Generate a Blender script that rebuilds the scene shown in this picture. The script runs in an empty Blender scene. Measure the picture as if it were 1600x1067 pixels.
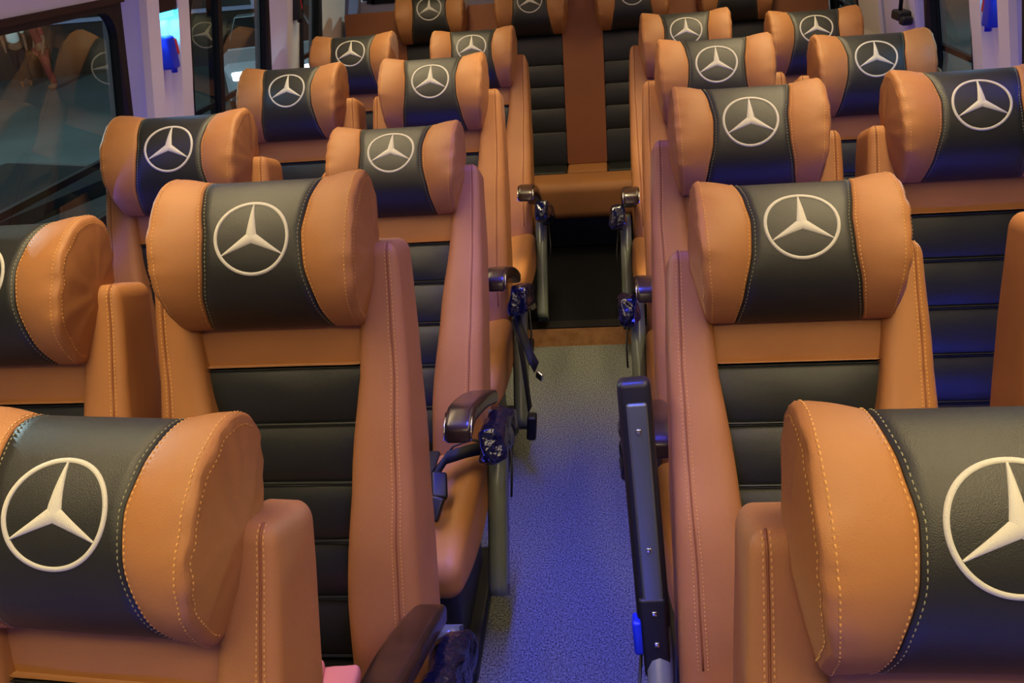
import bpy, bmesh, math, random
from mathutils import Vector, Matrix, noise
C = bpy.context.scene.collection
S = bpy.context.scene
PI = math.pi

# ------------------------------------------------------------------ camera
cam = bpy.data.cameras.new('camera'); co = bpy.data.objects.new('camera', cam); C.objects.link(co)
cam.sensor_width = 36; cam.lens = 36 * 1400 / 1600; cam.clip_start = .02
R = Matrix(((0.99247964, 0.03269587, 0.11796243), (0.09167237, 0.44008189, -0.89326598), (-0.08111923, 0.89736223, 0.43377501)))
co.matrix_world = Matrix.Translation((0, 0, 1.5525)) @ R.to_4x4()
S.camera = co

# ------------------------------------------------------------------ world, lights, exposure
S.view_settings.view_transform = 'Standard'; S.view_settings.look = 'None'
S.view_settings.gamma = 1; S.view_settings.use_curve_mapping = False
S.view_settings.exposure = -0.06
w = bpy.data.worlds.new('night'); S.world = w; w.use_nodes = True
w.node_tree.nodes['Background'].inputs[0].default_value = (.16, .21, .22, 1)
w.node_tree.nodes['Background'].inputs[1].default_value = .8

def area(name, loc, target, sx, sy, power, col, spread=PI):
    l = bpy.data.lights.new(name, 'AREA'); l.shape = 'RECTANGLE'; l.size = sx; l.size_y = sy
    l.energy = power; l.color = col; l.spread = spread
    o = bpy.data.objects.new(name, l); C.objects.link(o); o.location = loc
    d = Vector(target) - Vector(loc)
    o.rotation_euler = d.to_track_quat('-Z', 'Y').to_euler()
    return o
WARM = (1.0, .79, .42); BLUE = (.06, .08, 1.0)
area('warm_lamp', (-.80, 1.9, 1.90), (-.80, 1.9001, 0), .20, 4.4, 19, WARM, 1.95)
area('warm_lamp', (.55, 1.9, 1.90), (.55, 1.9001, 0), .20, 4.4, 19, WARM, 1.95)
area('warm_front_lamp', (-.10, .02, 1.90), (-.13, .7, .6), 1.2, .20, 4.2, WARM, 2.4)
area('warm_riser_fill', (-.13, 2.75, 1.92), (-.13, 3.2, 0), .25, .5, 3, WARM, 1.0)  # unseen fill light, added to warm the riser and far carpet
area('blue_led_strip', (-.13, 1.55, 1.915), (-.13, 1.5501, 0), .05, 1.6, 7.5, BLUE, .70)
area('blue_led_strip', (-1.27, 1.9, .80), (-.6, 1.9, .45), .03, 4.2, 1.1, BLUE)
area('blue_led_strip', (1.01, 1.9, .66), (.4, 2.1, .5), .03, 4.2, 3, BLUE)
area('blue_front_lamp', (-.13, -.5, .12), (-.13, 1.2, 1.0), 2.0, .20, 5, BLUE, 2.2)
for x, y, p in ((-.54, 1.42, .35), (-.54, 2.20, .8), (-.54, 2.90, .8), (-1.0, 1.36, .8), (-1.0, 2.08, .8), (-1.0, 2.90, .8),
                (.29, 1.50, .6), (.29, 2.08, .8), (.29, 2.78, .7), (.75, 1.40, 1.1), (.75, 2.05, .9), (.75, 2.82, .8)):
    area('blue_row_fill', (x, y, .50), (x, y + .42, 1.0), .32, .03, p * 1.35, BLUE)  # unseen blue fill added behind the seats, tints the next row's lower fronts

# ------------------------------------------------------------------ materials
def lin(h):
    h = h.lstrip('#'); v = [int(h[i:i + 2], 16) / 255 for i in (0, 2, 4)]
    return tuple((c / 12.92 if c <= .04045 else ((c + .055) / 1.055) ** 2.4) for c in v) + (1,)
def mat(name, col, rough=.5, metal=0, spec=.5, bump=0, bscale=300, var=0, vscale=6, wr=0, wscale=9, coat=0, col2=None, emit=None, es=0, kind='noise'):
    m = bpy.data.materials.new(name); m.use_nodes = True; nt = m.node_tree; b = nt.nodes['Principled BSDF']
    c = lin(col); b.inputs['Base Color'].default_value = c
    b.inputs['Roughness'].default_value = rough; b.inputs['Metallic'].default_value = metal
    b.inputs['Specular IOR Level'].default_value = spec; b.inputs['Coat Weight'].default_value = coat
    b.inputs['Coat Roughness'].default_value = .12
    if emit: b.inputs['Emission Color'].default_value = lin(emit); b.inputs['Emission Strength'].default_value = es
    tc = nt.nodes.new('ShaderNodeTexCoord')
    def nz(scale, detail=3):
        n = nt.nodes.new('ShaderNodeTexNoise'); n.inputs['Scale'].default_value = scale; n.inputs['Detail'].default_value = detail
        nt.links.new(tc.outputs['Object'], n.inputs['Vector']); return n
    if var or col2:
        n = nz(vscale, 4); r = nt.nodes.new('ShaderNodeValToRGB')
        k = lin(col2) if col2 else tuple(x * (1 - var) for x in c[:3]) + (1,)
        r.color_ramp.elements[0].position = .35; r.color_ramp.elements[0].color = k
        r.color_ramp.elements[1].position = .62; r.color_ramp.elements[1].color = c
        nt.links.new(n.outputs['Fac'], r.inputs[0]); nt.links.new(r.outputs[0], b.inputs['Base Color'])
    last = None
    for sc, st, dist in ((bscale, bump, .0008), (wscale, wr, .012)):
        if not st: continue
        if kind == 'leather' and sc == bscale:
            n = nt.nodes.new('ShaderNodeTexVoronoi'); n.inputs['Scale'].default_value = sc
            nt.links.new(tc.outputs['Object'], n.inputs['Vector']); out = n.outputs['Distance']
        else: out = nz(sc).outputs['Fac']
        bp = nt.nodes.new('ShaderNodeBump'); bp.inputs['Strength'].default_value = st; bp.inputs['Distance'].default_value = dist
        nt.links.new(out, bp.inputs['Height'])
        if last: nt.links.new(last.outputs[0], bp.inputs['Normal'])
        last = bp
    if last: nt.links.new(last.outputs[0], b.inputs['Normal'])
    return m
M = {}
M['tan'] = mat('tan_leather', '#ac7442', .52, spec=.4, bump=.25, bscale=700, var=.10, vscale=5, wr=.22, wscale=11, kind='leather')
M['rust'] = mat('rust_leather', '#8f5630', .5, spec=.4, bump=.25, bscale=700, var=.12, vscale=4, wr=.2, wscale=9, kind='leather')
M['black'] = mat('black_leather', '#20211d', .46, spec=.55, bump=.25, bscale=800, wr=.12, wscale=9, kind='leather')
M['pad'] = mat('black_pad_leather', '#1f2220', .45, spec=.5, bump=.25, bscale=800, wr=.15, wscale=12, kind='leather')
M['thread'] = mat('gold_thread', '#d09850', .6)
M['pale_thread'] = mat('pale_thread', '#8d8a68', .6)
M['white'] = mat('white_embroidery', '#cbc8bc', .6, bump=.5, bscale=900)
M['shell'] = mat('charcoal_plastic', '#17181a', .45)
M['wood'] = mat('dark_brown_armrest', '#24160d', .3, spec=.5, coat=.35, col2='#3a2415', vscale=20)
M['sleeve'] = mat('dark_wrap_plastic', '#0d1020', .18, spec=.8, wr=.9, wscale=26)
M['frame'] = mat('grey_side_plastic', '#6e7568', .26, spec=.6, var=.25, vscale=7)
M['chrome'] = mat('chrome', '#cfcfc8', .15, 1)
M['steel'] = mat('brushed_grey_steel', '#6d7674', .35, .6, var=.1, vscale=4)
M['rubber'] = mat('black_rubber', '#0d0e10', .5)
M['belt'] = mat('black_webbing', '#0e0f16', .7, bump=.5, bscale=500)
M['wall'] = mat('pale_wall_plastic', '#dcd7e2', .45, var=.04)
M['cream'] = mat('cream_pillar', '#ece6da', .5)
M['slate'] = mat('slate_blue_trim', '#a3a9d4', .5)
M['brown'] = mat('dark_brown_trim', '#2a1712', .5)
M['carpetdark'] = mat('black_carpet', '#141416', .95, spec=.1, bump=.8, bscale=260, col2='#0b0b0d', vscale=160)
M['woodriser'] = mat('wood_riser', '#c08a54', .5, col2='#a8743f', vscale=30)
M['ceiling'] = mat('ceiling_lining', '#b9b2a6', .8)
M['hblue'] = mat('blue_plastic', '#1430c8', .3)
M['hred'] = mat('red_plastic', '#c01e2c', .35)
M['ledcyan'] = mat('cyan_led', '#60e0ff', .4, emit='#30c8ff', es=9)
M['salmon'] = mat('salmon_cloth', '#e08a70', .85, bump=.3, bscale=200)
M['warmpanel'] = mat('warm_diffuser', '#fff0d8', .5, emit='#ffdca8', es=1.8)
M['bluepanel'] = mat('blue_strip_diffuser', '#2030ff', .5, emit='#2030ff', es=3.0)
M['asphalt'] = mat('asphalt', '#566263', .85, bump=.5, bscale=30, var=.35, vscale=.35)
M['paint'] = mat('car_paint', '#a9b4c0', .3, coat=.6)
M['darkpaint'] = mat('dark_car_paint', '#171c1f', .85, spec=.1)
M['lampglow'] = mat('headlamp_glow', '#ffffff', .4, emit='#e8f6ff', es=14)
M['skin'] = mat('skin', '#8a5a40', .6)
M['shirt'] = mat('white_shirt', '#e8ecea', .8)
M['trousers'] = mat('dark_trousers', '#1b1c20', .9)
M['reddress'] = mat('dark_red_cloth', '#8a2f28', .8)
M['hair'] = mat('black_hair', '#0c0a09', .6)
M['facade'] = mat('dark_facade', '#3a3129', .9, var=.3, vscale=.6)

# carpet: woven speckle, grey blue
def carpet():
    m = bpy.data.materials.new('speckled_grey_carpet'); m.use_nodes = True; nt = m.node_tree; b = nt.nodes['Principled BSDF']
    b.inputs['Roughness'].default_value = .95; b.inputs['Specular IOR Level'].default_value = .1
    tc = nt.nodes.new('ShaderNodeTexCoord'); mp = nt.nodes.new('ShaderNodeMapping'); mp.inputs['Scale'].default_value = (1.3, 1, 1)
    nt.links.new(tc.outputs['Object'], mp.inputs[0])
    n = nt.nodes.new('ShaderNodeTexNoise'); n.inputs['Scale'].default_value = 190; n.inputs['Detail'].default_value = 8; n.inputs['Roughness'].default_value = .7
    nt.links.new(mp.outputs[0], n.inputs['Vector'])
    r = nt.nodes.new('ShaderNodeValToRGB'); r.color_ramp.elements[0].position = .38; r.color_ramp.elements[0].color = lin('#26292d')
    r.color_ramp.elements[1].position = .64; r.color_ramp.elements[1].color = lin('#93968c')
    nt.links.new(n.outputs['Fac'], r.inputs[0]); nt.links.new(r.outputs[0], b.inputs['Base Color'])
    bp = nt.nodes.new('ShaderNodeBump'); bp.inputs['Strength'].default_value = .8; bp.inputs['Distance'].default_value = .003
    nt.links.new(n.outputs['Fac'], bp.inputs['Height']); nt.links.new(bp.outputs[0], b.inputs['Normal'])
    return m
M['carpet'] = carpet()

def glass():
    m = bpy.data.materials.new('tinted_window_glass'); m.use_nodes = True; nt = m.node_tree
    nt.nodes.remove(nt.nodes['Principled BSDF']); out = nt.nodes['Material Output']
    tr = nt.nodes.new('ShaderNodeBsdfTransparent'); tr.inputs[0].default_value = (.55, .63, .62, 1)
    gl = nt.nodes.new('ShaderNodeBsdfGlossy'); gl.inputs['Roughness'].default_value = .01; gl.inputs[0].default_value = (.9, .95, .95, 1)
    lw = nt.nodes.new('ShaderNodeLayerWeight'); lw.inputs[0].default_value = .5
    fr = nt.nodes.new('ShaderNodeMapRange'); fr.inputs[3].default_value = .04; fr.inputs[4].default_value = .42
    pw = nt.nodes.new('ShaderNodeMath'); pw.operation = 'POWER'; pw.inputs[1].default_value = 2.2
    nt.links.new(lw.outputs['Facing'], pw.inputs[0]); nt.links.new(pw.outputs[0], fr.inputs[0])
    mx = nt.nodes.new('ShaderNodeMixShader')
    nt.links.new(fr.outputs[0], mx.inputs[0]); nt.links.new(tr.outputs[0], mx.inputs[1]); nt.links.new(gl.outputs[0], mx.inputs[2])
    nt.links.new(mx.outputs[0], out.inputs[0])
    return m
M['glass'] = glass()

# ------------------------------------------------------------------ mesh helpers
def mesh(name, verts, faces, m, smooth=True):
    me = bpy.data.meshes.new(name); me.from_pydata([tuple(v) for v in verts], [], faces); me.update()
    bm = bmesh.new(); bm.from_mesh(me); bmesh.ops.recalc_face_normals(bm, faces=bm.faces[:]); bm.to_mesh(me); bm.free()
    me.materials.append(M[m] if isinstance(m, str) else m)
    me.polygons.foreach_set('use_smooth', [smooth] * len(me.polygons))
    return me
def obj(name, me, parent=None, loc=(0, 0, 0), rot=(0, 0, 0), kind=None, label=None):
    o = bpy.data.objects.new(name, me); C.objects.link(o); o.location = loc; o.rotation_euler = rot
    if parent: o.parent = parent
    if kind: o['kind'] = kind
    if label: o['label'] = label
    return o
def tag(o, label, cat, group=None):
    o['label'] = label; o['category'] = cat
    if group: o['group'] = group
    return o
def empty(name, loc, label, cat, group=None, rz=0):
    o = bpy.data.objects.new(name, None); C.objects.link(o); o.location = loc; o.rotation_euler.z = rz; o.empty_display_size = .05
    return tag(o, label, cat, group)
class G:                                                     # collects geometry of one mesh
    def __init__(s): s.v = []; s.f = []
    def add(s, v, f):
        k = len(s.v); s.v += [Vector(p) for p in v]; s.f += [tuple(i + k for i in q) for q in f]; return s
    def build(s, name, m, smooth=True): return mesh(name, s.v, s.f, m, smooth)
def rbox(c, h, r, n=(2, 2, 2), k=3, warp=None):              # rounded box as grid; c centre, h half sizes
    r = min(r, *h) * .999
    ax = []
    for a in range(3):
        t = [-h[a] + r * (1 - math.cos(PI / 2 * i / k)) for i in range(k)] if r > 1e-5 else []
        t = [-h[a] + r * i / k for i in range(k)]
        t += [-(h[a] - r) + 2 * (h[a] - r) * i / n[a] for i in range(n[a] + 1)]
        t += [h[a] - r + r * (i + 1) / k for i in range(k)]
        ax.append(t)
    idx = {}; v = []; f = []
    def P(i, j, l):
        q = (i, j, l)
        if q not in idx:
            p = Vector((ax[0][i], ax[1][j], ax[2][l])); inn = Vector([max(-(h[a] - r), min(h[a] - r, p[a])) for a in range(3)])
            d = p - inn
            if d.length > 1e-9:
                # map cube corner patch on to sphere
                p = inn + d.normalized() * r * max(abs(x) for x in d) / r
            p = p + Vector(c)
            if warp: p = Vector(warp(p))
            idx[q] = len(v); v.append(p)
        return idx[q]
    L = [len(a) - 1 for a in ax]
    for a in range(3):
        b, d = [(1, 2), (0, 2), (0, 1)][a]
        for side in (0, L[a]):
            for i in range(L[b]):
                for j in range(L[d]):
                    q = []
                    for (x, y) in ((i, j), (i + 1, j), (i + 1, j + 1), (i, j + 1)):
                        t = [0, 0, 0]; t[a] = side; t[b] = x; t[d] = y; q.append(P(*t))
                    f.append(tuple(q))
    return v, f
def box(c, h): return rbox0(c, h)
def rbox0(c, h, warp=None):
    v = [Vector((c[0] + sx * h[0], c[1] + sy * h[1], c[2] + sz * h[2])) for sx in (-1, 1) for sy in (-1, 1) for sz in (-1, 1)]
    if warp: v = [Vector(warp(p)) for p in v]
    return v, [(0, 1, 3, 2), (4, 6, 7, 5), (0, 4, 5, 1), (2, 3, 7, 6), (0, 2, 6, 4), (1, 5, 7, 3)]
def tube(pts, rad, n=10, caps=True, rads=None):
    pts = [Vector(p) for p in pts]; v = []; f = []; up = None
    for i, p in enumerate(pts):
        t = (pts[min(i + 1, len(pts) - 1)] - pts[max(i - 1, 0)]).normalized()
        if up is None: up = t.orthogonal().normalized()
        up = (up - t * up.dot(t)).normalized(); b = t.cross(up); rr = rads[i] if rads else rad
        for k in range(n):
            a = 2 * PI * k / n; v.append(p + (up * math.cos(a) + b * math.sin(a)) * rr)
    for i in range(len(pts) - 1):
        for k in range(n): f.append((i * n + k, i * n + (k + 1) % n, (i + 1) * n + (k + 1) % n, (i + 1) * n + k))
    if caps: f.append(tuple(range(n))[::-1]); f.append(tuple(range((len(pts) - 1) * n, len(pts) * n)))
    return v, f
def ribbon(pts, width_dir, wd, th):                          # flat strap with thickness
    pts = [Vector(p) for p in pts]; W = Vector(width_dir).normalized() * wd / 2; v = []; f = []
    for i, p in enumerate(pts):
        t = (pts[min(i + 1, len(pts) - 1)] - pts[max(i - 1, 0)]).normalized(); nn = t.cross(W).normalized() * th / 2
        v += [p - W - nn, p + W - nn, p + W + nn, p - W + nn]
    for i in range(len(pts) - 1):
        for k in range(4): f.append((i * 4 + k, i * 4 + (k + 1) % 4, i * 4 + 4 + (k + 1) % 4, i * 4 + 4 + k))
    f.append((3, 2, 1, 0)); n = len(pts) * 4; f.append((n - 4, n - 3, n - 2, n - 1))
    return v, f
def lerp(a, b, t): return a + (b - a) * t
def interp(x, tab):
    if x <= tab[0][0]: return tab[0][1]
    for (a, p), (b, q) in zip(tab, tab[1:]):
        if x <= b:
            t = (x - a) / (b - a); t = t * t * (3 - 2 * t) * .5 + t * .5
            return lerp(p, q, t)
    return tab[-1][1]
def catmull(P, n, closed=True):
    out = []; m = len(P)
    for i in range(m):
        p0, p1, p2, p3 = P[(i - 1) % m], P[i], P[(i + 1) % m], P[(i + 2) % m]
        for k in range(n):
            t = k / n
            out.append(tuple(.5 * (2 * p1[a] + (p2[a] - p0[a]) * t + (2 * p0[a] - 5 * p1[a] + 4 * p2[a] - p3[a]) * t * t + (3 * p1[a] - p0[a] - 3 * p2[a] + p3[a]) * t ** 3) for a in range(2)))
    return out
def stitches(rows, ln=.0036, gap=.0030, wd=.0008, lift=.0005):  # rows: list of point lists with outward normals
    g = G()
    for row in rows:
        acc = 0; on = True; segs = []
        # resample by arc length
        pts = [r[0] for r in row]; nr = [r[1] for r in row]
        L = [0]
        for a, b in zip(pts, pts[1:]): L.append(L[-1] + (b - a).length)
        def at(s):
            for i in range(len(L) - 1):
                if s <= L[i + 1]:
                    t = (s - L[i]) / max(1e-9, L[i + 1] - L[i]); return pts[i].lerp(pts[i + 1], t), nr[i].lerp(nr[i + 1], t).normalized()
            return pts[-1], nr[-1]
        s = 0
        while s + ln < L[-1]:
            a, na = at(s); b, nb = at(s + ln); n = (na + nb).normalized(); t = (b - a).normalized(); w_ = t.cross(n) * wd
            m_ = (a + b) / 2 + n * lift * 1.6
            g.add([a - w_, a + w_, b + w_, b - w_, m_ - w_, m_ + w_], [(0, 1, 5, 4), (4, 5, 2, 3), (0, 4, 3), (1, 2, 5)])
            s += ln + gap
    return g

# ------------------------------------------------------------------ headrest
HS = .675                                                     # centre height along the back
PROF = catmull([(.022, -.126), (.058, -.104), (.082, -.070), (.091, -.028), (.087, .010), (.073, .046), (.049, .078), (.016, .100),
                (-.020, .104), (-.047, .086), (-.058, .048), (-.052, -.005), (-.036, -.062), (-.010, -.106)], 4)
NP_ = len(PROF)
def front_d(h):
    best = None
    for i in range(NP_):
        a, b = PROF[i], PROF[(i + 1) % NP_]
        if (a[1] - h) * (b[1] - h) <= 0 and abs(a[1] - b[1]) > 1e-9:
            t = (h - a[1]) / (b[1] - a[1]); d = a[0] + (b[0] - a[0]) * t
            best = d if best is None else max(best, d)
    return best
def seam_x(h): return interp(h, [(-.13, .101), (-.08, .090), (-.02, .079), (.03, .077), (.07, .084), (.106, .093)])
def end_x(h): return interp(h, [(-.15, .140), (-.10, .147), (-.04, .154), (.03, .158), (.08, .159), (.106, .158)])
def swell(u, seed=0):                                         # u 0 at seam, 1 at the end
    return 1 + .17 * math.sin(min(1, u * 1.25) * PI / 2)
def hr_point(sx, u, p, seed):
    d, h = p
    x = lerp(seam_x(h), end_x(h), u); k = swell(u)
    dd = d * (k if d > 0 else 1 + .05 * (k - 1)); hh = h * (1 + .09 * math.sin(min(1, u * 1.2) * PI / 2) * (1 if h > 0 else .0))
    q = Vector((sx * x, -dd, HS + hh))
    nv = noise.noise(Vector((q.x * 14 + seed * 7, q.z * 10, seed * 3.1 + sx)))
    q.y += nv * .005 * u
    if u > .6:                                                # gathered folds along the end seam
        q.y += .0070 * noise.noise(Vector((seed * 9 + sx * 4, h * 55, d * 40))) * (u - .6) / .4
    return q
def inset(p, g):                                              # pull the profile inwards for seam grooves
    d, h = p; return (d - .012 - (d - .012) * (1 - g), h * g) if False else (.012 + (d - .012) * g, h * g)
def make_core(seed):
    g = G(); xs = [-1, -.985, -.8, -.5, -.25, 0, .25, .5, .8, .985, 1]; v = []; f = []
    for u in xs:
        gr = .975 if abs(u) == 1 else 1
        for p in PROF:
            pp = inset(p, gr); q = Vector((u * seam_x(p[1]), -pp[0], HS + pp[1]))
            q.y += .0025 * noise.noise(Vector((q.x * 9 + seed * 5, q.z * 12, seed)))
            v.append(q)
    for i in range(len(xs) - 1):
        for k in range(NP_): f.append((i * NP_ + k, i * NP_ + (k + 1) % NP_, (i + 1) * NP_ + (k + 1) % NP_, (i + 1) * NP_ + k))
    f.append(tuple(range(NP_))); f.append(tuple(range((len(xs) - 1) * NP_, len(xs) * NP_)))
    return mesh('headrest', v, f, 'black')
def cap_point(sx, sc, out, p, seed):
    c = (.012, -.01); q = (c[0] + (p[0] - c[0]) * sc, c[1] + (p[1] - c[1]) * sc)
    pt = hr_point(sx, 1, q, seed); base = hr_point(sx, 1, p, seed)
    pt.x = lerp(base.x, sx * .163, min(1, (1 - sc) * 1.3)) + sx * out * .8
    pt.x += sx * .003 * noise.noise(Vector((q[0] * 60, q[1] * 45, seed * 4 + sx)))
    return pt
def make_wing(sx, seed):
    v = []; f = []; us = [0, .03, .15, .3, .45, .6, .75, .87, .95, 1.0]
    for u in us:
        for p in PROF:
            pp = inset(p, .975) if u == 0 else (inset(p, .972) if u == 1 else p)
            v.append(hr_point(sx, u, pp, seed))
    rings = len(us)
    for sc, out in ((.965, .0015), (.90, .0035), (.7, .006), (.45, .007), (.2, .0075)):
        for p in PROF:
            pt = cap_point(sx, sc, out, p, seed)
            v.append(pt)
        rings += 1
    for i in range(rings - 1):
        for k in range(NP_): f.append((i * NP_ + k, i * NP_ + (k + 1) % NP_, (i + 1) * NP_ + (k + 1) % NP_, (i + 1) * NP_ + k))
    f.append(tuple(range(NP_))); f.append(tuple(range((rings - 1) * NP_, rings * NP_)))
    return mesh('headrest_wing', v, f, 'tan')
def arc_norm(pts):
    out = []
    c = Vector((0, .0, HS))
    for i, p in enumerate(pts):
        t = (pts[min(i + 1, len(pts) - 1)] - pts[max(i - 1, 0)]).normalized()
        n = t.cross(Vector((1, 0, 0))).normalized()
        if n.dot(p - Vector((p.x, .0, HS - .02))) < 0: n = -n
        out.append((p + n * .0004, n))
    return out
FR = list(range(1, 35))                                       # profile indices of the front and top
def make_wing_stitch(sx, seed):
    rows = []
    for u in (.055, .885):
        rows.append(arc_norm([hr_point(sx, u, PROF[k], seed) for k in FR]))
    n = Vector((sx, -.25, .1)).normalized()
    rows.append([(cap_point(sx, .90, .0035, PROF[k], seed) + n * .0006, n) for k in FR])
    return stitches(rows).build('wing_stitching', 'thread')
def make_core_stitch(seed):
    rows = []
    for sx in (-1, 1):
        pts = []
        for k in FR:
            p = PROF[k]; q = Vector((sx * (seam_x(p[1]) - .005), -p[0], HS + p[1])); q.y += .0025 * noise.noise(Vector((q.x * 9 + seed * 5, q.z * 12, seed))); pts.append(q)
        rows.append(arc_norm(pts))
    return stitches(rows, wd=.0005).build('panel_stitching', 'pale_thread')
def make_emblem(seed):
    g = G(); h0 = .025; RO, RI = .059, .0532
    def arc(y):                                               # height reached after y along the curved front
        h = h0; st_ = .002 if y > 0 else -.002; left = abs(y)
        while left > 1e-6:
            a = min(abs(st_), left); sl = (front_d(h + .001) - front_d(h - .001)) / .002
            h += math.copysign(a, st_) / math.sqrt(1 + sl * sl); left -= a
        return h
    def P(x, y, lift):
        h = arc(y); q = Vector((x, -front_d(h), HS + h)); q.y += .0025 * noise.noise(Vector((q.x * 9 + seed * 5, q.z * 12, seed)))
        # outward normal of the profile
        e = .002; dn = (front_d(h + e) - front_d(h - e)) / (2 * e); n = Vector((0, -1, -dn)).normalized()
        return q + n * lift
    N = 72; v = []; f = []
    for i in range(N):
        a = 2 * PI * i / N
        for r, l in ((RO, -.0005), (RO - .0007, .0013), (RI + .0007, .0013), (RI, -.0005)): v.append(P(r * math.sin(a), r * math.cos(a), l))
    for i in range(N):
        for k in range(3): f.append((i * 4 + k, i * 4 + k + 1, ((i + 1) % N) * 4 + k + 1, ((i + 1) % N) * 4 + k))
    g.add(v, f)
    for t in range(3):                                        # three tapering rays
        a = 2 * PI * t / 3; A = Vector((math.sin(a), math.cos(a))); B = Vector((A.y, -A.x)); v = []; f = []; n = 9
        for i in range(n + 1):
            s_ = i / n; r = .0535 * s_
            # half width from the notch to the tip
            if s_ < .1: wd = .0094 * .95
            else: wd = lerp(.0084, .0011, ((s_ - .1) / .9) ** .92)
            if i == 0: wd = .0085
            c = A * r
            for q, l in ((-1, -.0005), (-.85, .0011), (0, .0018), (.85, .0011), (1, -.0005)):
                pt = c + B * wd * q; v.append(P(pt.x, pt.y, l))
        for i in range(n):
            for k in range(4): f.append((i * 5 + k, i * 5 + k + 1, (i + 1) * 5 + k + 1, (i + 1) * 5 + k))
        g.add(v, f)
    return g.build('emblem', 'white')

# ------------------------------------------------------------------ backrest parts (x, y = -d, z = along the back)
BT = .675
def b_in(s): return interp(s, [(-.05, .072), (.1, .078), (.3, .098), (.5, .123), (.70, .136)])
def b_out(s): return interp(s, [(-.05, .208), (.3, .211), (.5, .209), (.72, .202)])
def b_front(s): return interp(s, [(-.05, .072), (.06, .084), (.2, .080), (.35, .056), (.5, .030), (.65, .016), (.72, .010)])
def bol_warp(sx, seed):
    def wq(p):                                                # p in unit-ish box: x -1..1, y -1..1, z real
        s = p.z; xi, xo = b_in(s), b_out(s); df = b_front(s); db = -.095
        x = lerp(xi, xo, (p.x / .045 + 1) / 2); d = lerp(db, df, (-p.y / .09 + 1) / 2)
        t = (-p.y / .09 + 1) / 2
        x -= .010 * t * (1 - (p.x / .045 + 1) / 2) * (-1)     # inner face leans
        q = Vector((sx * x, -d, s))
        q.y += .003 * noise.noise(Vector((q.x * 12, s * 7, seed * 3 + sx))) ; q.x += .002 * noise.noise(Vector((seed, s * 9, q.y * 9)))
        return q
    return wq
def make_bolster(sx, seed):
    v, f = rbox((0, 0, (BT - .12) / 2), (.045, .09, (BT + .12) / 2), .024, (3, 3, 16), 4, bol_warp(sx, seed))
    return mesh('side_bolster', v, f, 'tan')
def make_bolster_stitch(sx, seed):
    rows = []; W = bol_warp(sx, seed)
    for xx in (.016, .027):
        pts = []
        for i in range(40):
            s = lerp(.0, BT - .024, i / 39); yy = -.09
            if xx > .021: d = xx - .021; yy = -(.09 - .024 + math.sqrt(.024 ** 2 - d ** 2))
            p = W(Vector((xx, yy, s))); pts.append((p + Vector((0, -.0006, 0)), Vector((sx * .2, -1, 0)).normalized()))
        for i in range(1, 9):                                 # over the top
            a = PI / 2 * i / 8; p = W(Vector((xx, -.09 + .024 * (1 - math.cos(a)), BT - .024 + .024 * math.sin(a))))
            pts.append((p + Vector((0, -.0006 * math.cos(a), .0006 * math.sin(a))), Vector((0, -math.cos(a), math.sin(a)))))
        rows.append(pts)
    return stitches(rows).build('bolster_stitching', 'thread')
def make_bolster_piping(sx, seed):                            # raised sewn edge between the two stitch rows
    W = bol_warp(sx, seed); pts = []
    for i in range(30):
        s = lerp(.0, BT - .024, i / 29); pts.append(W(Vector((.0215, -.0899, s))))
    for i in range(1, 8):
        a = PI / 2 * i / 8; pts.append(W(Vector((.0215, -.0899 + .024 * (1 - math.cos(a)), BT - .024 + .0239 * math.sin(a)))))
    return G().add(*tube(pts, .0016, 6)).build('bolster_seam', 'rust')
def make_pad(s0, s1, name, m, d0=.0, puff=.016, seed=0, mx=0):
    sm, hh = (s0 + s1) / 2, (s1 - s0) / 2 - .0007
    def wq(p):
        s = sm + p.z; half = b_in(s) + .014 + mx; x = p.x / .1 * half
        front = p.y < 0; u = 1 - (p.x / .1) ** 4; t = 1 - abs(p.z / hh) ** 3
        y = p.y
        if front: y = -(d0 + puff * (.35 + .65 * t) * (.7 + .3 * u)) if p.y < -.015 else p.y
        y += .0022 * noise.noise(Vector((x * 13 + seed, s * 26, seed * 2.0)))
        return Vector((x, y, s))
    v, f = rbox((0, 0, 0), (.1, .02, hh), .009, (10, 1, 4), 3, wq)
    return mesh(name, v, f, m)
PADS = [(-.040, .071), (.071, .175), (.175, .279), (.279, .382), (.382, .480)]
def make_shell():
    def wq(p):
        return Vector((p.x, p.y + .035 * max(0, (p.z - .3)) - .0, p.z))
    v, f = rbox((0, .062, .31), (.200, .045, .34), .03, (2, 1, 6), 3, None)
    return mesh('back_shell', v, f, 'shell')

# ------------------------------------------------------------------ cushion, base, armrest (seat frame axes)
def make_cushion(w=.220):
    def wq(p):
        z = p.z; u = abs(p.x) / w
        if z > 0: z += .020 * max(0, (u - .5) / .5) ** .8 if u > .5 else 0
        fy = -(p.y + .0)
        if p.y < -.36: z -= (-.36 - p.y) * .22 * (1 if p.z > 0 else -1.2)
        x = p.x * (1 - .07 * max(0, (-.25 - p.y) / .25))
        return Vector((x, p.y, z + .332 + .002 * noise.noise(Vector((p.x * 15, p.y * 15, 0)))))
    v, f = rbox((0, -.280, 0), (w, .210, .065), .034, (8, 6, 1), 4, wq)
    return mesh('seat_cushion', v, f, 'tan')
def make_cpad():
    v, f = rbox((0, -.22, .398), (.105, .14, .008), .006, (4, 4, 1), 2)
    return mesh('cushion_pad', v, f, 'pad')
def make_base():
    g = G(); g.add(*rbox((0, -.20, .17), (.17, .17, .14), .02, (1, 1, 1), 2)); g.add(*rbox((0, -.20, .02), (.2, .22, .02), .01, (1, 1, 1), 1))
    g.add(*rbox((0, .03, .30), (.21, .05, .09), .02, (1, 1, 1), 2))
    return g.build('seat_base', 'shell')
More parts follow.
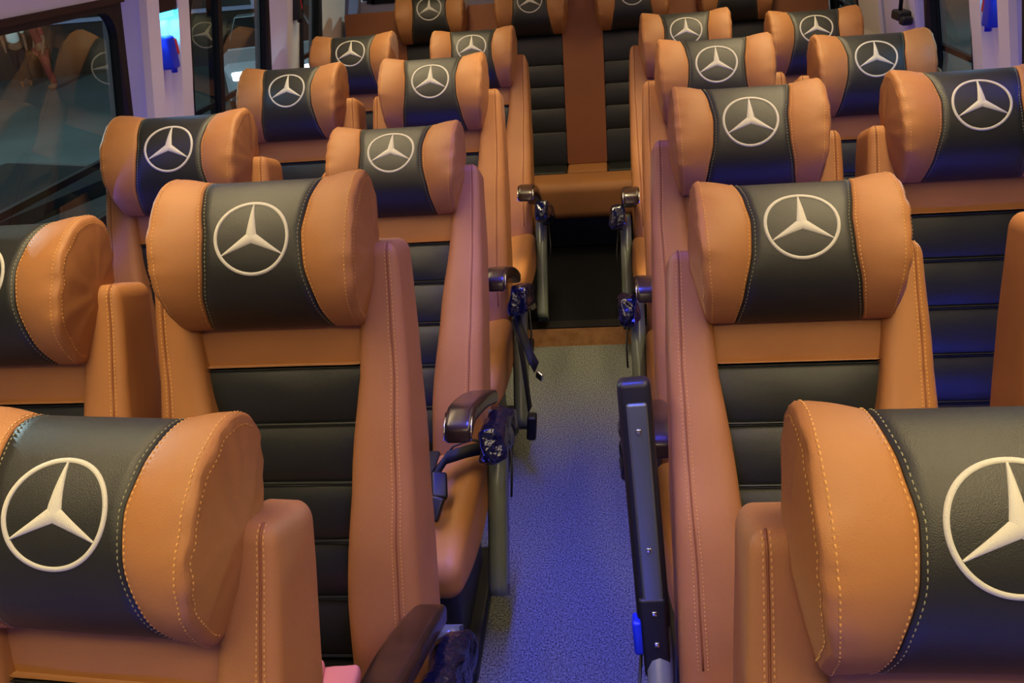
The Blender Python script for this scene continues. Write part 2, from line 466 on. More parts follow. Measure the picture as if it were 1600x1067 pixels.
def make_frame(sx):                                           # grey side cover that runs from the arm pivot forward and down
    path = [(-.015, .445), (-.03, .42), (-.06, .38), (-.10, .33), (-.16, .24), (-.225, .15), (-.235, .13)]
    wid = [.020, .030, .038, .044, .040, .036, .034]; P = catmull([(a, b) for a, b in path], 4)[:4 * (len(path) - 1) + 1]
    v = []; f = []; n = len(P); prof = [(-1, -1), (-.6, -1.3), (0, -1.4), (.6, -1.3), (1, -1), (1, 1), (-1, 1)]
    for i, (y, z) in enumerate(P):
        t = i / (n - 1) * (len(wid) - 1); k = min(int(t), len(wid) - 2); wd = lerp(wid[k], wid[k + 1], t - k)
        a = P[max(i - 1, 0)]; b = P[min(i + 1, n - 1)]; T = Vector((0, b[0] - a[0], b[1] - a[1])).normalized(); Nn = Vector((0, -T.z, T.y))
        if Nn.y > 0: Nn = -Nn
        for (px, pn) in prof: v.append(Vector((sx * (.240 + px * .021), y, z)) - Nn * pn * wd * .8)
    m = len(prof)
    for i in range(n - 1):
        for k in range(m): f.append((i * m + k, i * m + (k + 1) % m, (i + 1) * m + (k + 1) % m, (i + 1) * m + k))
    f.append(tuple(range(m))); f.append(tuple(range((n - 1) * m, n * m)))
    return mesh('side_frame', v, f, 'frame')
def make_lever(sx):
    return G().add(*tube([(sx * .268, -.03, .42), (sx * .276, -.10, .36), (sx * .274, -.14, .31)], .0028, 8)).build('recline_lever', 'rubber')
AL = .40
def arm_z(t): return .012 * math.sin(PI * t) - .030 * max(0, (t - .84) / .16) ** 2
def make_arm():                                               # pivot at origin, runs along -Y
    def wq(p):
        t = -p.y / AL; z = p.z * (1 + .12 * max(0, (t - .6) / .4)) + arm_z(t); x = p.x * (1 + .18 * math.sin(PI * min(1, t)))
        return Vector((x, p.y, z))
    v, f = rbox((0, -AL / 2, 0), (.027, AL / 2, .017), .010, (3, 14, 1), 3, wq)
    return mesh('armrest', v, f, 'wood')
def make_arm_trim(sx_):
    g = G()
    for sx in (sx_,):
        g.add(*tube([(sx * .0262, -AL + .030, .017 + arm_z(.92)), (sx * .0262, -AL + .008, .012 + arm_z(.98)), (sx * .0262, -AL + .003, .002 + arm_z(.99)), (sx * .0262, -AL + .004, -.012 + arm_z(.99))], .0016, 6))
    return g.build('edge_trim', 'chrome')
def make_sleeve(seed):
    def wq(p):
        t = -p.y / .3; q = Vector((p.x, p.y, p.z - .02 * t + arm_z(min(1, -p.y / AL))))
        n = noise.noise_vector(Vector((p.x * 30, p.y * 22 + seed, p.z * 30))) * .012
        return q + n
    v, f = rbox((0, -.165, -.055), (.025, .150, .037), .014, (3, 10, 3), 3, wq)
    return mesh('armrest_sleeve', v, f, 'sleeve')

K = {}
def cache(key, fn, *a):
    if key not in K: K[key] = fn(*a)
    return K[key]
def headrest(parent, loc, rot, seed):
    h = obj('headrest', cache(('core', seed), make_core, seed), parent, loc, rot)
    for sx in (-1, 1):
        obj('headrest_wing', cache(('wing', sx, seed), make_wing, sx, seed), h)
        obj('wing_stitching', cache(('ws', sx, seed), make_wing_stitch, sx, seed), h, kind='stuff')
    obj('panel_stitching', cache(('cs', seed), make_core_stitch, seed), h, kind='stuff')
    obj('emblem', cache(('em', seed), make_emblem, seed), h)
    return h

def seat(x, pivot_y, pivot_z, tilt, label, seed, aisle=0, arm='down', yaw=0, group='leather coach seats in rows'):
    t = empty('coach_seat', (x, pivot_y, 0), label, 'seat', group, math.radians(yaw))
    loc = (0, 0, pivot_z); rot = (-math.radians(tilt), 0, 0)
    obj('back_shell', cache('shell', make_shell), t, loc, rot)
    for sx in (-1, 1):
        b = obj('side_bolster', cache(('bol', sx, seed), make_bolster, sx, seed), t, loc, rot)
        obj('bolster_stitching', cache(('bs', sx, seed), make_bolster_stitch, sx, seed), b, kind='stuff')
        obj('bolster_seam', cache(('bp', sx, seed), make_bolster_piping, sx, seed), b)
    for i, (a, c) in enumerate(PADS):
        obj('backrest_pad', cache(('pad', i), make_pad, a, c, 'backrest_pad', 'pad', .0, .016, i), t, loc, rot)
    obj('head_panel', cache('strip', make_pad, .482, .66, 'head_panel', 'tan', .0, .010, 9), t, loc, rot)
    headrest(t, loc, rot, seed)
    c = obj('seat_cushion', cache('cush', make_cushion), t); obj('cushion_pad', cache('cpad', make_cpad), c)
    obj('seat_base', cache('base', make_base), t)
    if aisle:
        fr = obj('side_frame', cache(('fr', aisle), make_frame, aisle), t, (0, .06 if arm == 'up' else 0, 0)); obj('recline_lever', cache(('lv', aisle), make_lever, aisle), fr)
        if arm == 'down':
            a = obj('armrest', cache('arm', make_arm), t, (aisle * .224, -.04, .525), (-math.radians(23), 0, 0))
            [obj('edge_trim', cache(('atrim', q), make_arm_trim, q), a) for q in (-1, 1)]; obj('armrest_sleeve', cache(('slv', seed), make_sleeve, seed), a, (aisle * .046, .02, -.005))
        if arm == 'up':                                       # folded up: its grey underside faces forward
            ra = obj('armrest', mesh('armrest', *rbox((0, .012, .25), (.027, .022, .215), .012, (2, 1, 8), 3), 'shell'), t, (-.245, .003, .42), (math.radians(-15), math.radians(-3.2), 0), label='black armrest folded up, underside forward')
            obj('metal_plate', mesh('metal_plate', *rbox((.002, -.012, .235), (.0165, .006, .195), .005, (2, 1, 8), 3), 'steel'), ra, label='grey metal underside plate')
            obj('pivot_bracket', mesh('pivot_bracket', *rbox((0, .0, .03), (.022, .020, .07), .006, (1, 1, 2), 2), 'rubber'), ra)
            for z, y in ((.385, -.0185), (.185, -.0185), (.075, -.021), (.02, -.021)):
                v, f = rbox((.002, y, z), (.0042, .002, .0042), .0018, (1, 1, 1), 2); obj('screw', mesh('screw', v, f, 'chrome'), ra)
            obj('knob', mesh('knob', *rbox((-.028, 0, .03), (.008, .02, .03), .006, (1, 1, 1), 2), 'hblue'), ra)
    return t

# ------------------------------------------------------------------ setting: coach body
YF, YB = -1.3, 5.0; ZC = 1.96; LX, RX = -1.30, 1.04; LEAN = .19
def wx(side, z, off=0):                                       # inner face of the side wall, off = outwards
    s = 1 if side == 'left' else -1
    x0 = LX if side == 'left' else RX
    return x0 + s * LEAN * max(0, z - 1.0) - s * off
def wbox(side, y0, y1, z0, z1, o0, o1, g=None):
    g = g or G(); zs = [z0] + ([1.0] if z0 < 1.0 < z1 else []) + [z1]; v = []; f = []
    for z in zs:
        for y in (y0, y1):
            for o in (o0, o1): v.append((wx(side, z, o), y, z))
    for i in range(len(zs) - 1):
        k = i * 4
        for a, b in ((0, 1), (1, 3), (3, 2), (2, 0)): f.append((k + a, k + b, k + 4 + b, k + 4 + a))
    f.append((0, 1, 3, 2)); n = len(v); f.append((n - 4, n - 3, n - 1, n - 2))
    return g.add(v, f)
def st(name, me, parent=None):
    o = obj(name, me, parent)
    if not parent: o['kind'] = 'structure'
    return o
def flat(name, c, h, m, parent=None): return st(name, mesh(name, *rbox0(c, h), m, False), parent)
STEP = 3.14
flat('floor', (-.13, (YF + STEP) / 2, -.03), (1.18, (STEP - YF) / 2, .03), 'carpet')
flat('trim_1', (-.13, STEP + .0075, 0.038), (1.17, .0075, .040), 'woodriser')
flat('trim_2', (-.13, STEP + .03, .079), (1.17, .03, .003), 'rubber')
flat('floor_2', (-.13, (STEP + .015 + YB) / 2, .037), (1.17, (YB - STEP - .015) / 2, .037), 'carpetdark')
flat('ceiling', (-.13, (YF + YB) / 2, ZC + .02), (1.2, (YB - YF) / 2, .02), 'ceiling')
flat('wall_front', (-.13, YF - .02, .95), (1.2, .02, 1.03), 'wall')
# side walls: solid below the windows, solid above, pillars between
ZB, ZT = .90, 1.435
WIN = {'left': [(-.6, .55), (.75, 2.30), (2.69, 3.405), (3.81, 4.09)], 'right': [(-.6, .55), (.75, 2.42), (2.72, 3.125), (4.0, 4.5)]}
WIN['right'][1] = (.75, 2.38)
for side in ('left', 'right'):
    g = G(); wbox(side, YF, YB, -.06, ZB, 0, .05, g); wbox(side, YF, YB, ZT, ZC, 0, .05, g)
    edges = [YF] + [e for w_ in WIN[side] for e in w_] + [YB]
    for i in range(0, len(edges), 2):
        a, b = edges[i], edges[i + 1]
        if a == 2.30: wbox(side, 2.30, 2.42, ZB, ZT, .012, .05, g); continue    # built with its own pillar cover
        if side == 'left' and abs(a - 2.30) < .01: continue
        wbox(side, a, b, ZB, ZT, .03, .05, g)
    st('wall_' + side, g.build('wall', 'wall', False))
    st('baseboard_' + side, wbox(side, YF, YB, .08, .16, -.012, 0).build('base', 'slate', False))
def pillar(name, side, y0, y1, m, z0=ZB, z1=ZT + .0, o=-.006):
    return st(name, wbox(side, y0, y1, z0, z1, o, .035).build(name, m, False))
k = 3
for side, y0, y1, m, o in (('left', 2.300, 2.425, 'slate', .010), ('left', 2.425, 2.497, 'cream', -.012), ('left', 2.617, 2.692, 'cream', -.012),
                        ('left', 3.41, 3.62, 'wall', -.006), ('left', 3.62, 3.81, 'cream', .004), ('left', 4.09, 4.50, 'cream', -.006), ('left', 4.50, 4.80, 'slate', .004),
                        ('right', 2.380, 2.455, 'slate', .008), ('right', 2.455, 2.527, 'cream', -.012), ('right', 2.645, 2.725, 'cream', -.012),
                        ('right', 3.125, 3.24, 'slate', .004), ('right', 3.24, 3.62, 'wall', -.006), ('right', 3.62, 3.70, 'slate', .006), ('right', 3.70, 4.0, 'cream', -.006), ('left', .55, .75, 'wall', 0), ('right', .55, .75, 'wall', 0)):
    pillar('trim_%d' % k, side, y0, y1, m, o=o); k += 1
# recesses with the emergency hammers: pale back plates, brown cap and cyan lamp
for side, y0, y1 in (('left', 2.497, 2.617), ('right', 2.527, 2.645)):
    st('trim_%d' % k, wbox(side, y0, y1, ZB, ZT, .018, .045).build('recess', 'cream', False)); k += 1
    st('trim_%d' % k, wbox(side, y0, y1, 1.372, ZT, -.008, .018).build('recess_cap', 'brown', False)); k += 1
    s = 1 if side == 'left' else -1; ym = (y0 + y1) / 2
    lamp = tag(obj('led_lamp', wbox(side, y0 + .015, y1 - .015, 1.355, 1.371, -.004, .014).build('led_lamp', 'ledcyan', False)),
               'small cyan lamp glowing above the hammer on the %s pillar' % side, 'lamp')
    l = bpy.data.lights.new('led_glow', 'AREA'); l.shape = 'RECTANGLE'; l.size = .012; l.size_y = .09; l.energy = .28; l.color = (.05, .42, 1)
    lo = bpy.data.objects.new('led_glow', l); C.objects.link(lo); lo.location = (wx(side, 1.35, .004), ym, 1.350); lo.rotation_euler = (0, 0, 0)
def gasket(side, y0, y1, z0, z1, wd, m, r=.07):
    def loop(a, b, c, d, rr, o):
        pts = []
        for (cy, cz, a0) in ((b - rr, d - rr, 0), (a + rr, d - rr, PI / 2), (a + rr, c + rr, PI), (b - rr, c + rr, 1.5 * PI)):
            for i in range(7):
                t = a0 + PI / 2 * i / 6; pts.append((cy + rr * math.cos(t), cz + rr * math.sin(t)))
        return [(wx(side, z, o), y, z) for y, z in pts]
    A = loop(y0, y1, z0, z1, .012, -.004); B = loop(y0 + wd, y1 - wd, z0 + wd, z1 - wd, r, -.004)
    A2 = loop(y0, y1, z0, z1, .012, .02); B2 = loop(y0 + wd, y1 - wd, z0 + wd, z1 - wd, r, .02); n = len(A); f = []
    for i in range(n):
        j = (i + 1) % n
        for p, q in ((0, 1), (1, 3), (3, 2), (2, 0)): f.append((p * n + i, q * n + i, q * n + j, p * n + j))
    return mesh('frame', A + B + A2 + B2, f, m, False)
n = 1
for side in ('left', 'right'):
    for (y0, y1) in WIN[side]:
        wd = .030
        wo = st('window_%d' % n, gasket(side, y0, y1, ZB, ZT, wd, 'rubber'))
        wo['kind'] = 'structure'
        v, f = [(wx(side, z, .012), y, z) for y in (y0 + .01, y1 - .01) for z in (ZB + .01, 1.0, ZT - .01)], [(0, 1, 4, 3), (1, 2, 5, 4)]
        obj('pane', mesh('pane', v, f, 'glass', False), wo)
        if y1 - y0 > .6:                                      # sliding-pane mullion and lower rail
            ym = 2.955 if abs(y0 - 2.69) < .01 else y0 + (y1 - y0) * (.42)
            obj('mullion', wbox(side, ym - .016, ym + .016, ZB, ZT, .0, .04).build('mullion', 'rubber', False), wo)
        g = wbox(side, y0, y1, 1.035, 1.052, .022, .038); obj('glazing_rail', g.build('glazing_rail', 'rubber', False), wo)
        n += 1
# header strip under the racks: brown liner over the first panes, lilac panel above
for side in ('left', 'right'):
    st('trim_%d' % k, wbox(side, YF, 2.31 if side == 'left' else 2.38, ZT - .015, ZT + .0, -.010, 0).build('header', 'brown', False)); k += 1
# rear wall with windows
flat('wall_back', (-.13, YB - .02, .55), (1.2, .02, .62), 'wall')
flat('trim_%d' % k, (-.13, YB - .02, 1.80), (1.2, .02, .16), 'wall'); k += 1
for i, (a, b) in enumerate(((-1.24, -.70), (-.66, .40), (.44, 1.0))):
    wo = st('window_%d' % n, G().add(*rbox0(((a + b) / 2, YB - .03, 1.175), ((b - a) / 2, .02, .02))).add(*rbox0(((a + b) / 2, YB - .03, 1.64), ((b - a) / 2, .02, .02))).add(*rbox0((a, YB - .03, 1.41), (.022, .02, .25))).add(*rbox0((b, YB - .03, 1.41), (.022, .02, .25))).build('frame', 'rubber', False))
    obj('pane', mesh('pane', [(a, YB - .03, 1.17), (b, YB - .03, 1.17), (b, YB - .03, 1.65), (a, YB - .03, 1.65)], [(0, 1, 2, 3)], 'glass', False), wo); n += 1
# luggage racks, ceiling lamps
for side, xx in (('left', -1.02), ('right', .76)):
    s = -1 if side == 'left' else 1
    rk = obj('luggage_rack', mesh('rack', *rbox((xx + s * -.03, 1.85, 1.80), (.085, 2.9, .05), .03, (1, 4, 1), 3), 'ceiling'))
    tag(rk, 'long overhead luggage rack along the %s windows' % side, 'luggage rack')
for xx, lab in ((-.80, 'left'), (.55, 'right')):
    o = obj('ceiling_light', mesh('panel', *rbox((xx, 1.9, 1.925), (.11, 2.2, .012), .008, (1, 4, 1), 2), 'warmpanel')); tag(o, 'long warm ceiling light over the %s seat rows' % lab, 'ceiling light')
o = obj('ceiling_light', mesh('panel', *rbox((-.13, 1.5, 1.935), (.03, 1.3, .010), .006, (1, 4, 1), 2), 'bluepanel')); tag(o, 'narrow blue strip light along the ceiling above the aisle', 'ceiling light')

# ------------------------------------------------------------------ seats
LPX, LPO, RPX, RPO = -.542, -1.006, .294, .747
SEATS = [
 (-.584, .526, .357, 20, 'tan leather aisle seat at bottom left corner, nearest of the left seats', 1, 1, 'down', -5),
 (-.543, 1.146, .442, 14, 'tan and black aisle seat left of the aisle, whole backrest seen, second from the front', 2, 1, 'down'),
 (-.536, 1.862, .395, 29, 'leaned-back left aisle seat, third from the front, black buckle and straps on its cushion', 3, 1, 'down'),
 (-.544, 2.607, .418, 20, 'left aisle seat, fourth from the front, seat belt tongue dangling beside it', 1, 1, 'down'),
 (-.527, 3.403, .404, 21, 'left aisle seat farthest back, just in front of the rear bench', 2, 1, 'down'),
 (-1.006, 1.070, .415, 19, 'window seat cut by the left photo edge, its emblem out of frame', 3, 0, None),
 (-1.009, 1.807, .437, 19, 'left window seat beside the pillar with the cyan lamp', 2, 0, None),
 (-1.005, 2.624, .416, 20, 'left window seat second from the rear bench, beside the window behind the cyan lamp', 3, 0, None),
 (-1.001, 3.384, .418, 21, 'left window seat farthest back, before the rear bench', 1, 0, None),
 (.315, .452, .388, 20, 'large tan seat at bottom right corner, nearest of all, emblem cut by the edge', 2, -1, None),
 (.291, 1.132, .412, 27, 'right aisle seat with its armrest folded up beside the backrest', 1, -1, 'up'),
 (.293, 1.797, .422, 19, 'right aisle seat standing upright right behind the one with the raised armrest', 3, -1, 'down'),
 (.299, 2.496, .429, 19, 'right aisle seat fourth from the front, only the top half of its emblem ring seen', 2, -1, 'down'),
 (.281, 3.306, .419, 20, 'right aisle seat farthest back, before the rear bench', 1, -1, 'down'),
 (.777, 1.120, .445, 10, 'right window seat of which only one bolster shows at the photo edge', 1, 0, None),
 (.748, 1.763, .436, 20, 'right window seat at the photo edge with blue-lit black backrest', 3, 0, None),
 (.746, 2.534, .409, 20, 'right window seat in the middle distance in front of the white window pillar', 2, 0, None),
 (.742, 3.294, .398, 21, 'right window seat farthest back, before the rear bench', 3, 0, None),
]
for a in SEATS: seat(*a)

# ------------------------------------------------------------------ rear bench
rb = empty('rear_bench', (-.13, 4.27, .075), 'long tan and black rear bench across the end of the aisle, four headrests', 'bench')
TB = 13; brot = (-math.radians(TB), 0, 0); bz = .345 - .0
cx = [-.82 + .13, -.352 + .13, .113 + .13, .575 + .13]
def bpad(x0, x1, s0, s1, name, m, puff=.012, d0=0.0, deep=.03):
    def wq(p):
        t = 1 - abs((p.z - (s0 + s1) / 2) / ((s1 - s0) / 2)) ** 3; y = p.y
        if p.y < -.01: y = -(d0 + puff * (.3 + .7 * t))
        return Vector((p.x, y, p.z))
    v, f = rbox(((x0 + x1) / 2, 0, (s0 + s1) / 2), ((x1 - x0) / 2, deep, (s1 - s0) / 2 - .0008), .010, (6, 1, 4), 3, wq)
    return obj(name, mesh(name, v, f, m), rb, (0, 0, bz), brot)
xs_ = [-1.12] + [v for c in cx for v in (c - .137, c + .137)] + [1.12]
for i in range(0, len(xs_), 2): bpad(xs_[i] + .001, xs_[i + 1] - .001, 0.0, .76, 'back_panel', 'rust', .016)
for c in cx:
    for a, b in ((0, .155), (.155, .265), (.265, .365), (.365, .465), (.465, .60)): bpad(c - .136, c + .136, a, b, 'backrest_pad', 'pad', .012)
    bpad(c - .136, c + .136, .602, .758, 'head_panel', 'rust', .010)
for i, c in enumerate(cx): headrest(rb, (c, 0, bz + .05), brot, (i % 3) + 1)
obj('back_shell', mesh('shell', *rbox((0, .07, .35), (1.12, .04, .40), .02, (2, 1, 2), 2), 'shell'), rb, (0, 0, bz), brot)
def bw(p):
    z = p.z
    return Vector((p.x, p.y, z))
for i in range(0, len(xs_), 1):
    if i == len(xs_) - 1: break
    a, b = xs_[i] + .001, xs_[i + 1] - .001; black = i % 2 == 1
    obj('cushion_pad' if black else 'cushion_panel', mesh('cp', *rbox(((a + b) / 2, -.045, .315), ((b - a) / 2, .085, .030), .01, (4, 2, 1), 3), 'pad' if black else 'tan'), rb)
obj('cushion_front', mesh('cf', *rbox((0, -.235, .258), (1.12, .105, .088), .045, (20, 1, 1), 5), 'tan'), rb)
obj('bench_base', mesh('bb', *rbox((0, -.10, .085), (1.10, .12, .085), .01, (1, 1, 1), 2), 'shell'), rb)

# ------------------------------------------------------------------ seat belts, cloth, hammers, hook
bt = empty('seat_belt', (-.29, 2.42, .50), 'black seat belt hanging into the aisle with a metal tongue', 'seat belt')
P0 = Vector((-.29, 2.42, .50))
def rel(pts, o): return [Vector(p) - o for p in pts]
obj('webbing', G().add(*ribbon(rel([(-.31, 2.50, .47), (-.30, 2.40, .52), (-.280, 2.32, .47), (-.250, 2.27, .40), (-.234, 2.255, .372)], P0), (.3, 1, .4), .040, .0025)).build('webbing', 'belt'), bt)
obj('tongue', mesh('tongue', *rbox((0, 0, 0), (.012, .004, .020), .004, (1, 1, 1), 2), 'chrome'), bt, Vector((-.226, 2.235, .355)) - P0, (.5, .5, -.5))
obj('webbing', G().add(*ribbon(rel([(-.31, 2.42, .45), (-.285, 2.33, .42), (-.272, 2.29, .32), (-.266, 2.28, .22)], P0), (.2, 1, 0), .036, .0025)).build('webbing', 'belt'), bt)
obj('buckle', mesh('buckle', *rbox((0, 0, 0), (.014, .020, .040), .008, (1, 1, 2), 3), 'rubber'), bt, Vector((-.264, 2.275, .165)) - P0, (0, .1, 0))
b2 = empty('seat_belt', (-.395, 1.58, .425), 'black belt buckle and straps lying on the third left aisle cushion', 'seat belt'); P1 = Vector((-.395, 1.58, .425))
obj('buckle', mesh('buckle', *rbox((0, 0, .022), (.018, .032, .012), .007, (1, 2, 1), 3), 'rubber'), b2, (-.008, .0, .005), (.5, .3, .3))
obj('buckle', mesh('buckle', *rbox((0, 0, .018), (.015, .026, .010), .006, (1, 2, 1), 3), 'shell'), b2, (.002, -.06, .0), (.8, .2, -.2))
obj('webbing', G().add(*ribbon(rel([(-.41, 1.60, 0.450), (-.39, 1.66, 0.463), (-.35, 1.69, 0.459), (-.315, 1.71, 0.455)], P1), (0, .6, .5), .03, .003)).build('webbing', 'belt'), b2)
obj('webbing', G().add(*ribbon(rel([(-.42, 1.64, 0.440), (-.38, 1.70, 0.467), (-.34, 1.73, 0.465), (-.312, 1.74, 0.450)], P1), (0, .6, -.3), .03, .003)).build('webbing', 'belt'), b2)
def cw(p): return Vector((p.x + .01 * math.sin(p.y * 30), p.y, p.z + .006 * noise.noise(p * 22) + .01 * max(0, -p.x * 6)))
cl = obj('folded_cloth', mesh('cloth', *rbox((0, 0, 0), (.072, .055, .014), .010, (8, 8, 1), 3, cw), 'salmon'), None, (-.508, .990, .450), (0, 0, .2))
tag(cl, 'folded salmon cloth lying on the second left aisle seat', 'cloth')
obj('upper_fold', mesh('fold', *rbox((0, 0, 0), (.040, .050, .009), .007, (8, 8, 1), 3, cw), 'salmon'), cl, (-.018, .002, .020), (0, 0, .12))
for side, y, z, lab in (('left', 2.560, 1.262, 'blue and red emergency hammer in the cyan-lit recess at left'), ('right', 2.585, 1.215, 'blue and red emergency hammer on the right pillar at the top edge'),
                        ('left', 3.745, 1.262, 'dark emergency hammer on the far left pillar')):
    s = 1 if side == 'left' else -1
    h = empty('emergency_hammer', (wx(side, z, .018), y, z), lab, 'hammer'); far = y > 3
    obj('holder', mesh('holder', *rbox((s * .018, 0, 0), (.018, .026, .045), .008, (1, 1, 2), 3), 'shell' if far else 'hblue'), h)
    obj('hammer_head', mesh('head', *rbox((s * .022, .030, .012), (.012, .014, .024), .007, (1, 1, 1), 3), 'hred'), h)
    obj('handle', G().add(*tube([(s * .026, .0, .0), (s * .024, .0, -.055)], .009, 10)).build('handle', 'shell' if far else 'hblue'), h)
hk = empty('wall_bracket', (wx('right', 1.13, 0), 3.33, 1.13), 'black bracket with a hanging rod on the right wall near the top edge', 'bracket')
obj('rod', G().add(*tube([(-.03, 0, .0), (-.03, 0, .26)], .007, 8)).build('rod', 'rubber'), hk)
obj('clamp', mesh('clamp', *rbox((-.025, 0, -.01), (.022, .045, .016), .008, (1, 2, 1), 3), 'rubber'), hk)
obj('clamp', mesh('clamp', *rbox((-.025, -.055, -.022), (.018, .022, .014), .008, (1, 1, 1), 3), 'rubber'), hk)

# ------------------------------------------------------------------ outside, seen through the panes
GZ = -1.25
st('ground', mesh('ground', *rbox0((-10, 15, GZ - .05), (60, 50, .05)), 'asphalt', False))
def person(loc, top, bottom, label, rz=0, hgt=1.62):
    o = empty('person', loc, label, 'person', None, rz); k = hgt / 1.7
    def skin(name, J, E, m):
        me = bpy.data.meshes.new(name); me.from_pydata([Vector(j[0]) * k for j in J], E, []); me.materials.append(M[m])
        ob = obj(name, me, o); sk = ob.modifiers.new('s', 'SKIN'); ob.modifiers.new('d', 'SUBSURF').levels = 1
        for i, j in enumerate(J): me.skin_vertices[0].data[i].radius = (j[1] * k, (j[2] if len(j) > 2 else j[1]) * k)
        me.skin_vertices[0].data[0].use_root = True; sk.use_smooth_shade = True
        return ob
    skin('body', [((0, 0, .95), .13, .10), ((0, 0, 1.2), .14, .10), ((0, 0, 1.40), .13, .09), ((0, 0, 1.48), .055), ((0, -.01, 1.60), .085, .1), ((0, -.01, 1.68), .07, .08),
                  ((.19, 0, 1.38), .055), ((.24, .02, 1.12), .042), ((.23, -.08, .88), .034), ((.23, -.10, .80), .035, .02), ((-.19, 0, 1.38), .055), ((-.24, .02, 1.12), .042), ((-.22, -.08, .88), .034), ((-.22, -.10, .80), .035, .02),
                  ((.09, 0, .88), .09), ((.10, -.02, .48), .06), ((.10, .06, .08), .045), ((.10, -.10, .03), .04, .03), ((-.09, 0, .88), .09), ((-.10, .04, .48), .06), ((-.10, .10, .08), .045), ((-.10, -.06, .03), .04, .03)],
         [(0, 1), (1, 2), (2, 3), (3, 4), (4, 5), (2, 6), (6, 7), (7, 8), (8, 9), (2, 10), (10, 11), (11, 12), (12, 13), (0, 14), (14, 15), (15, 16), (16, 17), (0, 18), (18, 19), (19, 20), (20, 21)], 'skin')
    skin('shirt', [((0, 0, .93), .155, .125), ((0, 0, 1.2), .16, .12), ((0, 0, 1.41), .14, .10), ((.20, 0, 1.38), .068), ((.235, .01, 1.2), .058), ((-.20, 0, 1.38), .068), ((-.235, .01, 1.2), .058)],
         [(0, 1), (1, 2), (2, 3), (3, 4), (2, 5), (5, 6)], top)
    skin('trousers', [((0, 0, .96), .15, .12), ((.09, 0, .86), .105), ((.10, -.02, .48), .075), ((.10, .06, .10), .058), ((-.09, 0, .86), .105), ((-.10, .04, .48), .075), ((-.10, .10, .10), .058)],
         [(0, 1), (1, 2), (2, 3), (0, 4), (4, 5), (5, 6)], bottom)
    skin('hair', [((0, .02, 1.64), .095, .10), ((0, .01, 1.71), .07, .08)], [(0, 1)], 'hair')
    return o
person((-13.45, 20.2, GZ), 'shirt', 'trousers', 'person in white shirt and dark trousers standing on the street outside', .5)
person((-12.4, 19.5, GZ), 'reddress', 'reddress', 'person in dark red clothes walking on the street outside', -.6)
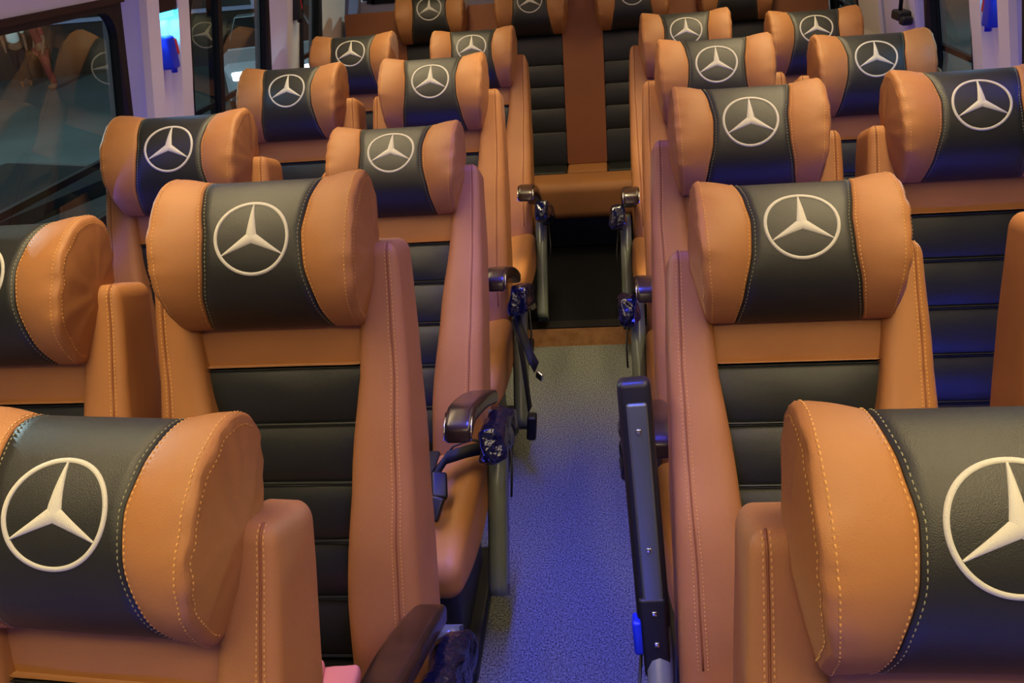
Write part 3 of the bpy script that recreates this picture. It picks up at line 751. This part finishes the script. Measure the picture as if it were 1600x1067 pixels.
def car(loc, rz, paint, label):
    c = empty('car', loc, label, 'car', None, rz)
    sec = [(-2.1, .35, .75, .78), (-2.0, .25, .90, .84), (-1.3, .22, 1.0, .88), (-.6, .22, 1.42, .80), (.5, .22, 1.46, .80), (1.1, .22, .98, .86), (1.9, .25, .86, .84), (2.1, .35, .70, .76)]
    v = []; f = []
    for (x, lo, hi, hw) in sec:
        roof = hi > 1.2; r = hw * (.74 if roof else .9); mid = min(.95, hi - .06)
        v += [(x, -hw, lo), (x, -hw, mid), (x, -r, hi), (x, r, hi), (x, hw, mid), (x, hw, lo)]
    for i in range(len(sec) - 1):
        for q in range(6): f.append((i * 6 + q, i * 6 + (q + 1) % 6, i * 6 + 6 + (q + 1) % 6, i * 6 + 6 + q))
    f.append(tuple(range(6))); f.append(tuple(range(len(v) - 6, len(v))))
    obj('body', mesh('body', v, f, paint, False), c)
    for sy in (-1, 1):
        gv = [(-1.15, sy * .885, .97), (.98, sy * .885, .97), (.45, sy * .72, 1.40), (-.55, sy * .72, 1.38)]
        obj('side_window', mesh('sw', gv + [(a, b + sy * .01, z) for a, b, z in gv], [(0, 1, 2, 3), (4, 5, 6, 7), (0, 1, 5, 4), (1, 2, 6, 5), (2, 3, 7, 6), (3, 0, 4, 7)], 'rubber', False), c)
        obj('headlamp', mesh('hl', *rbox((2.06, sy * .58, .66), (.05, .14, .07), .03, (1, 1, 1), 2), 'lampglow' if paint == 'paint' else 'chrome'), c)
        for x in (-1.3, 1.32):
            w_ = obj('wheel', G().add(*tube([(x, sy * .70, .32), (x, sy * .88, .32)], .32, 24)).build('wheel', 'rubber'), c)
            obj('hub', G().add(*tube([(x, sy * .87, .32), (x, sy * .895, .32)], .18, 16)).build('hub', 'steel'), w_)
    for x0, z0, x1, z1 in ((1.08, 1.0, .56, 1.43), (-1.24, 1.03, -.66, 1.39)):
        obj('windscreen', mesh('ws', [(x0, -.76, z0), (x0, .76, z0), (x1, .58, z1), (x1, -.58, z1), (x0 * 1.01, -.76, z0 + .02), (x0 * 1.01, .76, z0 + .02), (x1 * 1.02, .58, z1 + .02), (x1 * 1.02, -.58, z1 + .02)], [(0, 1, 2, 3), (4, 5, 6, 7), (0, 1, 5, 4), (1, 2, 6, 5), (2, 3, 7, 6), (3, 0, 4, 7)], 'rubber', False), c)
    return c
car((-6.2, 17.0, GZ), -1.25, 'paint', 'pale car with lit headlamps outside the second left window')
car((-3.9, 5.3, GZ), 1.25, 'darkpaint', 'dark parked car close outside the first left window')
def lamp_post(x, y, label):
    lp = empty('street_lamp', (x, y, GZ), label, 'street lamp')
    obj('pole', G().add(*tube([(0, 0, 0), (0, 0, 5.0), (.3, -.3, 5.4), (.9, -.9, 5.5)], .07, 10)).build('pole', 'steel'), lp)
    obj('lamp_head', mesh('lh', *rbox((1.1, -1.1, 5.46), (.3, .3, .06), .05, (1, 1, 1), 2), 'lampglow'), lp)
    l = bpy.data.lights.new('street_glow', 'POINT'); l.energy = 2800; l.color = (.75, .95, 1); l.shadow_soft_size = .25
    lo = bpy.data.objects.new('street_glow', l); C.objects.link(lo); lo.location = (x + 1.1, y - 1.1, GZ + 5.2)
lamp_post(-11.5, 9.0, 'street lamp on the road left of the coach'); lamp_post(9.5, 14.0, 'street lamp on the road right of the coach')
bd = empty('building', (-14, 22.5, GZ), 'dark low building across the street behind the people', 'building')
obj('wall', mesh('bw', *rbox0((0, 0, 2.5), (20, 1, 2.5)), 'facade', False), bd)
for i in range(8):
    fr = obj('window', mesh('w', *rbox0((-13 + i * 3.6, -1.02, 2.0), (.9, .05, .8)), 'slate', False), bd); obj('pane', mesh('p', *rbox0((-13 + i * 3.6, -1.08, 2.0), (.8, .02, .7)), 'rubber', False), fr)
